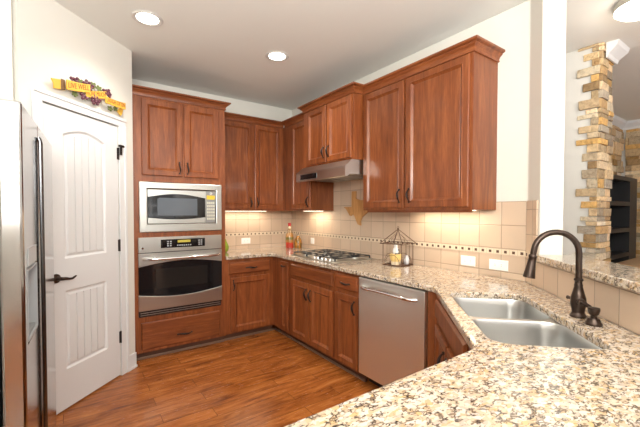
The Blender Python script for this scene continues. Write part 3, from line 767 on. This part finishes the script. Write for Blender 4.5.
# ------------------------------------------------------------------ wire lantern
M_WIRE = mat('rusty brown wire', (.13, .065, .04), .5, .5)
LC = Vector((-.154, -2.075, CT)); la = math.radians(10)
lx = Vector((math.cos(la), math.sin(la), 0)); ly = Vector((-math.sin(la), math.cos(la), 0)); h = .093
def L(a, b, z): return LC+lx*a*h+ly*b*h+Vector((0, 0, z))
lt = thing('wire_lantern', LC, 'brown wire house-shaped lantern on the counter under the large cabinet', 'lantern')
m = MB(); r = .0028; C4 = [(-1, -1), (1, -1), (1, 1), (-1, 1)]
for i in range(4):
    a, b = C4[i], C4[(i+1) % 4]
    for z in (.006, .195): m.tube([L(*a, z), L(*b, z)], r, 6)
    m.tube([L(*a, .0), L(*a, .195)], r, 6)
    mid = ((a[0]+b[0])/2, (a[1]+b[1])/2)
    arc = [L(mid[0]+(a[0]-mid[0])*math.cos(math.pi*k/10)*.8, mid[1]+(a[1]-mid[1])*math.cos(math.pi*k/10)*.8, .006+.09*math.sin(math.pi*k/10)) for k in range(11)]
    m.tube(arc, .0018, 6)
    for q in (-.33, .33):
        s0 = (mid[0]+(a[0]-mid[0])*q, mid[1]+(a[1]-mid[1])*q)
        m.tube([L(*s0, .006), L(*s0, .195)], .0012, 5)
m.obj('cage', M_WIRE, lt)
m = MB(); apex = LC+Vector((0, 0, .315))
E4 = [(a*1.22, b*1.22) for a, b in C4]
for i in range(4):
    a, b = E4[i], E4[(i+1) % 4]
    m.tube([L(*a, .19), apex], r, 6); m.tube([L(*a, .19), L(*b, .19)], r*.8, 6)
    mid = ((a[0]+b[0])/2, (a[1]+b[1])/2)
    m.tube([L(*mid, .19), L(mid[0]*.6+a[0]*.1, mid[1]*.6+a[1]*.1, .235), L(mid[0]*.25, mid[1]*.25, .27)], .0015, 5)
m.ball(apex+Vector((0, 0, .004)), .006, 8)
pts = [apex+Vector((.012*math.cos(k*.7), 0, .012+.012*math.sin(k*.7))) for k in range(10)]; m.tube(pts, .0018, 6)
m.obj('roof', M_WIRE, lt)
MB().hexa([L(-1, -1, .001), L(1, -1, .001), L(1, 1, .001), L(-1, 1, .001), L(-1, -1, .005), L(1, -1, .005), L(1, 1, .005), L(-1, 1, .005)]).obj('base_plate', M_WIRE, lt)
cd = thing('candle_pot', LC+Vector((0, 0, .0055)), 'yellow ceramic pot holding a white figurine inside the lantern', 'pot')
q = LC+Vector((-.024, .004, .0055))
MB().lathe(q, [(0, 0), (.038, 0), (.040, .030), (.044, .038), (.052, .06), (.054, .088), (.050, .092), (.0, .085)], 20).obj('pot', mat('yellow glaze', (.85, .60, .22), .4), cd, smooth=True)
MB().lathe(q, [(.0, .001), (.0395, .001), (.0417, .028), (.0, .03)], 20).obj('pale_foot', mat('pale foot', (.82, .68, .5), .5), cd, smooth=True)
fg = thing('bird_figurine', q+Vector((0, 0, .0925)), 'small white figurine with a dark wing perched on the yellow pot', 'figurine')
b0 = q+Vector((0, 0, .0925))
m = MB(); m.lathe(b0, [(0, 0), (.022, .002), (.028, .02), (.024, .042), (.014, .058), (.017, .070), (.013, .082), (0, .088)], 14); m.obj('body', mat('white ceramic', (.82, .82, .8), .3), fg, smooth=True)
m = MB(); m.tube([b0+Vector((-.012, -.013, .046)), b0+Vector((.012, -.020, .035)), b0+Vector((.014, -.018, .006))], [.004, .010, .005], 8); m.tube([b0+Vector((-.026, -.02, .004)), b0+Vector((.028, -.02, .003))], .005, 8)
m.obj('dark_wing', mat('dark ceramic', (.05, .05, .05), .4), fg, smooth=True)
gb = LC+Vector((.066, -.04, .0056))
tag(MB().lathe(gb, [(0, 0), (.018, 0), (.026, .02), (.026, .045), (.018, .065), (.012, .08), (.0, .082)], 16).obj('glass_votive', mat('smoky white glass', (.62, .62, .66), .15), loc=gb, smooth=True), 'small grey white glass votive at the right inside the lantern', 'candle holder')

# ------------------------------------------------------------------ refrigerator
RO = Vector((-2.628, -2.48, 0)); ra = math.radians(90-2.9)
RU = Vector((math.cos(ra), math.sin(ra), 0)); RN = Vector((math.sin(ra), -math.cos(ra), 0))
FR = Frame(RO, RU, RN)
rf = thing('refrigerator', (-2.95, -2.0, 0), 'stainless side-by-side refrigerator at the left edge with door dispenser', 'refrigerator')
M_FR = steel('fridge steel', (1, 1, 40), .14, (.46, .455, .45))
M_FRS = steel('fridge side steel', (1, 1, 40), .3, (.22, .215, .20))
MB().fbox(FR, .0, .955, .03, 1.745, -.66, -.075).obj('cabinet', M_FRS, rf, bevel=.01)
MB().fbox(FR, .02, .92, .0, .03, -.6, -.1).obj('base_grille', M_BLACK, rf)
def fdoor(u0, u1, hole=None):
    m = MB(); m.plate([(u0, .07), (u1, .07), (u1, 1.785), (u0, 1.785)], [hole] if hole else [], lambda x, z, h: FR(x, z, h), -.07, 0); return m
DH = [(.055, .875), (.295, .875), (.295, 1.155), (.055, 1.155)]
fd1 = fdoor(.0, .392, DH).obj('freezer_door', M_FR, rf, bevel=.010)
fd2 = fdoor(.402, .97).obj('fresh_food_door', M_FR, rf, bevel=.010)
for u, dpar in ((.383, fd1), (.411, fd2)):   # slim full-height grips along the split
    pts = [FR(u, .08, .004), FR(u, .10, .010), FR(u, .9, .011), FR(u, 1.70, .010), FR(u, 1.72, .004)]
    MB().tube(pts, .007, 10).obj('handle', mat('dark steel grip', (.13, .13, .135), .25, 1) if not bpy.data.materials.get('dark steel grip') else bpy.data.materials['dark steel grip'], dpar, smooth=True)
m = MB(); g1 = (.42, .43, .44)
m.fbox(FR, .0555, .2945, .8755, 1.1545, -.068, -.060)
for a in ((.0555, .062, .8755, 1.1545), (.288, .2945, .8755, 1.1545), (.062, .288, .8755, .884), (.062, .288, 1.148, 1.1545)): m.fbox(FR, *a, -.060, .002)
dk = m.obj('dispenser', mat('grey plastic', g1, .4), fd1)
MB().fbox(FR, .075, .275, .885, .895, -.058, -.004).obj('drip_tray', mat('tray grey', (.25, .25, .25), .4), dk)
MB().fbox(FR, .14, .20, .98, 1.10, -.059, -.05).obj('paddle', mat('paddle grey', (.2, .2, .2), .4), dk)
MB().fbox(FR, .075, .275, 1.165, 1.235, .0003, .003).obj('control_panel', mat('panel grey', (.5, .5, .5), .3), fd1)
m = MB(); m.fbox(FR, .0, .06, 1.746, 1.775, -.17, -.072); m.obj('hinge_cover', mat('dark grey plastic', (.10, .10, .11), .35), rf, bevel=.006)

# ------------------------------------------------------------------ grape sign over the door
sg = thing('grape_sign', FP(2.42, 2.19, W0), 'yellow wooden ribbon sign with grapes over the pantry door', 'sign')
M_YEL = mat('ribbon yellow', (.72, .42, .06), .5); M_BRN = mat('ribbon edge brown', (.16, .08, .03), .6)
M_GRP = mat('purple grapes', (.12, .035, .055), .35); M_LEAF = mat('painted leaf', (.13, .16, .05), .6); M_TXT = mat('lettering red brown', (.30, .06, .02), .5)
def quad(pts, n0, n1, name, mt, par, bev=.002):
    m = MB(); m.plate(pts, [], lambda x, z, h: FP(x, z, h), n0, n1); return m.obj(name, mt, par, bevel=bev)
b0_ = W0+.0235+.002
def ribbon(pa, pb, hl, hr, n):
    # wavy strip from pa to pb (u,z of the lower edge)
    top = []; bot = []
    for i in range(9):
        a = i/8; u = pa[0]+(pb[0]-pa[0])*a; z = pa[1]+(pb[1]-pa[1])*a-.004*math.sin(math.pi*a); hh = hl+(hr-hl)*a
        bot.append((u, z)); top.append((u, z+hh))
    return quad(bot+top[::-1], b0_+n, b0_+n+.010, 'ribbon_panel', M_YEL, sg)
def text(s_, pa, pb, hh, par, n):
    fcv = bpy.data.curves.new('lettering', 'FONT'); fcv.body = s_; fcv.size = 1; fcv.extrude = .02; fcv.align_x = 'LEFT'
    o = bpy.data.objects.new('lettering', fcv); COL.objects.link(o)
    bpy.context.view_layer.update()
    me = bpy.data.meshes.new_from_object(o.evaluated_get(bpy.context.evaluated_depsgraph_get()))
    bpy.data.objects.remove(o); bpy.data.curves.remove(fcv)
    xs = [v.co.x for v in me.vertices]; x0, x1 = min(xs), max(xs); ys = [v.co.y for v in me.vertices]; y0, y1 = min(ys), max(ys)
    base = wloc(par)
    for v in me.vertices:
        a = (v.co.x-x0)/(x1-x0); b = (v.co.y-y0)/(y1-y0); zz = pa[1]+(pb[1]-pa[1])*a+b*hh
        v.co = FP(pa[0]+(pb[0]-pa[0])*a, zz, n+v.co.z*.05)-base
    me.materials.clear(); me.materials.append(M_TXT)
    o = bpy.data.objects.new('lettering', me); COL.objects.link(o); o.parent = par
quad([(2.74, 2.250), (2.722, 2.222), (2.722, 2.190), (2.652, 2.204), (2.652, 2.270)], b0_, b0_+.008, 'ribbon_tail', M_YEL, sg)
quad([(2.672, 2.200), (2.672, 2.272), (2.642, 2.272), (2.642, 2.204)], b0_+.0085, b0_+.012, 'ribbon_fold', M_BRN, sg)
quad([(2.160, 2.200), (2.125, 2.170), (2.110, 2.185), (2.093, 2.232), (2.13, 2.24)], b0_, b0_+.008, 'ribbon_tail', M_YEL, sg)
r1 = ribbon((2.645, 2.208), (2.452, 2.250), .066, .058, .020); text('LIVE WELL', (2.635, 2.222), (2.462, 2.262), .036, r1, b0_+.0305)
r2 = ribbon((2.478, 2.212), (2.290, 2.258), .050, .056, .012); text('LOVE MUCH', (2.468, 2.226), (2.302, 2.268), .032, r2, b0_+.0225)
r3 = ribbon((2.305, 2.224), (2.093, 2.230), .048, .054, .020); text('LAUGH OFTEN', (2.298, 2.234), (2.102, 2.243), .032, r3, b0_+.0305)
for (cu, cz, k) in ((2.56, 2.292, 9), (2.455, 2.300, 12), (2.27, 2.310, 9), (2.39, 2.215, 12), (2.50, 2.208, 5)):
    m = MB()
    for i in range(k):
        a = i*2.4; rr = .012*math.sqrt(i); m.ball(FP(cu+rr*math.cos(a)*1.2, cz+rr*math.sin(a)*.8, b0_+.012+random.random()*.006), .0115, 8)
    m.obj('grape_cluster', M_GRP, sg, smooth=True)
for (cu, cz, s_, a0) in ((2.515, 2.305, .032, .3), (2.40, 2.322, .034, 1.5), (2.345, 2.318, .030, .5), (2.235, 2.20, .028, 2.5), (2.18, 2.215, .025, 3.2), (2.56, 2.205, .026, 3.9)):
    pts = []
    for i in range(15):
        a = a0+2*math.pi*i/15; rr = s_*(1.0 if i % 3 else .6); pts.append((cu+rr*math.cos(a), cz+rr*.8*math.sin(a)))
    quad(pts, b0_+.001, b0_+.009, 'leaf', M_LEAF, sg)

# ------------------------------------------------------------------ ceiling lights
def recessed(x, y, label):
    t_ = thing('recessed_light', (x, y, H), label, 'ceiling light', 'recessed lights in the kitchen ceiling')
    m = MB(); m.lathe((x, y, H), [(.070, -.001), (.104, -.001), (.106, -.005), (.098, -.010), (.078, -.006), (.070, -.003)], 32); m.obj('trim_ring', mat('trim grey white', (.62, .6, .57), .4) if not bpy.data.materials.get('trim grey white') else bpy.data.materials['trim grey white'], t_, smooth=True)
    MB().lathe((x, y, H), [(.0, -.002), (.076, -.002), (.074, -.006), (.0, -.008)], 24).obj('lens', M_LED, t_, smooth=True)
    l = bpy.data.lights.new('downlight', 'SPOT'); l.energy = 40; l.spot_size = math.radians(140); l.spot_blend = .9; l.shadow_soft_size = .08; l.color = (1, .93, .84)
    o = bpy.data.objects.new('downlight', l); COL.objects.link(o); o.location = (0, 0, -.03); o.parent = t_
recessed(-2.02, -1.355, 'recessed ceiling light nearest the pantry door, the left one of two')
recessed(-.962, -1.36, 'recessed ceiling light over the cooktop side, the right one of two')
cl = thing('ceiling_lamp', (.62, -3.50, H), 'round flush ceiling lamp beyond the bar at the right edge', 'ceiling light')
MB().lathe((.62, -3.50, H), [(.0, -.001), (.15, -.001), (.155, -.03), (.15, -.045), (.0, -.045)], 32).obj('metal_pan', mat('nickel pan', (.5, .47, .42), .35, .7), cl, smooth=True)
MB().lathe((.62, -3.50, H-.045), [(.148, 0), (.15, -.01), (.12, -.035), (.06, -.05), (0, -.053)], 32).obj('glass_shade', mat('lit opal glass', (1, 1, 1), .4, emit=(1, .93, .8), es=5), cl, smooth=True)
l = bpy.data.lights.new('hall_light', 'POINT'); l.energy = 4; l.shadow_soft_size = .15; l.color = (1, .9, .75)
o = bpy.data.objects.new('hall_light', l); COL.objects.link(o); o.location = (0, 0, -.22); o.parent = cl

# under-cabinet lamps
def ucl(F, u0, u1, n0, n1, z, label, e, name='under_cabinet_light'):
    c = F((u0+u1)/2, z, (n0+n1)/2); t_ = thing(name, c, label, 'light')
    MB().fbox(F, u0, u1, z-.014, z, n0, n1).obj('housing', M_WHITEP, t_, bevel=.002)
    MB().fbox(F, u0+.01, u1-.01, z-.0165, z-.0142, n0+.006, n1-.006).obj('lens', M_UCL, t_)
    l = bpy.data.lights.new('strip', 'AREA'); l.shape = 'RECTANGLE'; ln = u1-u0
    if F is FA: l.size, l.size_y = ln, .03
    else: l.size, l.size_y = .03, ln
    l.energy = e; l.color = (1, .85, .64)
    o = bpy.data.objects.new('strip', l); COL.objects.link(o); o.location = (0, 0, -.02); o.parent = t_
ucl(FA, -1.10, -.45, .10, .14, UB+.0115, 'slim light strip under the back wall upper cabinet', 1.7)
ucl(FB, .50, .90, .10, .14, UB+.0115, 'slim light strip under the corner upper cabinet', 1.5)
ucl(FB, 2.20, 2.78, .10, .14, UB+.0115, 'slim light strip under the large upper cabinet', 2.0)

# ------------------------------------------------------------------ living room beyond the bar
structure(box((1.11, -3.12, 0), (1.39, .12, H)).obj('wall_living', M_WALLW))
PAL = [(.80, .70, .55), (.84, .76, .64), (.70, .58, .42), (.86, .80, .70), (.78, .63, .40), (.66, .60, .52), (.82, .72, .58), (.80, .75, .68)]
def stonework(name, boxes, label, loc):
    bm = bmesh.new(); cl_ = bm.loops.layers.color.new('Col')
    for (a, b) in boxes:
        c = random.choice(PAL); k = random.uniform(.8, 1.15); c = tuple(min(1, x*k) for x in c)
        g_ = .002
        vs = [bm.verts.new((x+random.uniform(-.003, .003)-loc[0], y+random.uniform(-.003, .003)-loc[1], z-loc[2])) for z in (a[2]+g_, b[2]-g_) for (x, y) in ((a[0]+g_, a[1]+g_), (b[0]-g_, a[1]+g_), (b[0]-g_, b[1]-g_), (a[0]+g_, b[1]-g_))]
        for q_ in ((0, 3, 2, 1), (4, 5, 6, 7), (0, 1, 5, 4), (1, 2, 6, 5), (2, 3, 7, 6), (3, 0, 4, 7)):
            f = bm.faces.new([vs[i] for i in q_])
            for lp in f.loops: lp[cl_] = (*c, 1)
    me = bpy.data.meshes.new(name); bm.to_mesh(me); bm.free(); me.materials.append(M_STONE)
    o = bpy.data.objects.new(name, me); COL.objects.link(o); o.location = loc
    md = o.modifiers.new('bevel', 'BEVEL'); md.width = .004; md.segments = 1
    return tag(o, label, 'stone wall')
B = []; z = 0; k = 0
while z < H-.02:
    hh = random.choice((.04, .05, .06, .07, .08)); z1 = min(z+hh, H-.001)
    ln = random.choice((.10, .125, .14)) if k % 2 else random.choice((.04, .06, .08))
    t0 = random.uniform(.01, .03)
    B.append(((1.108-t0, -3.122-t0*.6, z), (1.108, -3.12+ln, z1)))
    s0 = random.uniform(.10, .2); t1 = random.uniform(.018, .04); t2 = random.uniform(.018, .04)
    B.append(((1.109, -3.122-t1, z), (1.11+s0, -3.122, z1))); B.append(((1.11+s0, -3.122-t2, z), (1.40, -3.122, z1)))
    z = z1; k += 1
stonework('stone_column', B, 'tan stacked stone quoins wrapping the wall end beyond the bar', (1.11, -3.12, 0))
B = []
def wallstones(axis, c, a0, a1, ztop, gap=None):
    z = 0
    while z < ztop-.01:
        hh = random.choice((.05, .07, .09, .11)); z1 = min(z+hh, ztop); a = a0
        while a < a1-.001:
            ln = random.uniform(.14, .42); b = min(a+ln, a1); t0 = random.uniform(.02, .06)
            if axis == 'x': B.append(((a, c-t0, z), (b, c-.001, z1)))
            else: B.append(((c-t0, a, z), (c-.001, b, z1)))
            a = b
        z = z1
wallstones('x', -2.43, 1.45, 4.54, 2.66); wallstones('y', 4.6, -5.2, -2.49, 2.66)
stonework('stone_wall', B, 'far wall of brown stacked stone behind the black shelves', (4.5, -2.6, 0))
structure(box((1.39, -2.43, 0), (4.72, -2.31, H)).obj('wall_far_back', M_WALLW))
structure(box((4.6, -5.2, 0), (4.72, -2.43, H)).obj('wall_far_right', M_WALLW))
CP = ((0, 0), (.012, 0), (.02, .03), (.05, .06), (.075, .085), (.085, .12), (0, .12))
def trim(path, z, name):
    m = MB(); m.loft([[Vector((x+d[0]*o_, y+d[1]*o_, z+h_)) for o_, h_ in CP] for (x, y), d in path]); return structure(m.obj(name, M_WHITE))
trim([((1.41, -2.431), (0, -1)), ((4.599, -2.431), (-1, -1)), ((4.599, -5.2), (-1, 0))], H-.121, 'trim_1')
trim([((1.15, -3.162), (0, -1)), ((1.402, -3.162), (.5, -1)), ((1.402, -2.52), (.5, 0))], H-.121, 'trim_2')
# black shelving in front of the stone
bk = thing('black_bookcase', (3.2, -2.66, 0), 'tall black open shelf unit standing before the far stone wall', 'shelf')
m = MB()
for x in (2.60, 3.50): m.box((x, -2.80, 0), (x+.06, -2.50, 1.83))
m.box((3.56, -2.8, 0), (3.82, -2.50, 1.83)); m.obj('side_panel', M_BLACK, bk)
for z in (.05, .42, .80, 1.12, 1.46, 1.78): MB().box((2.66, -2.80, z), (3.50, -2.50, z+.05)).obj('shelf', M_BLACK, bk)
MB().box((2.66, -2.53, .05), (3.50, -2.51, 1.78)).obj('back_panel', mat('grey back panel', (.20, .20, .19), .5), bk)
tt = thing('side_table', (2.7, -3.2, 0), 'wooden table in the living room seen low behind the bar', 'table')
MB().box((2.3, -3.35, .78), (3.7, -2.95, .82)).obj('table_top', mat('tan table wood', (.42, .27, .15), .4), tt, bevel=.004)
for x in (2.34, 3.62):
    for y in (-3.31, -3.03): MB().box((x, y, 0), (x+.04, y+.04, .779)).obj('leg', bpy.data.materials['tan table wood'], tt)
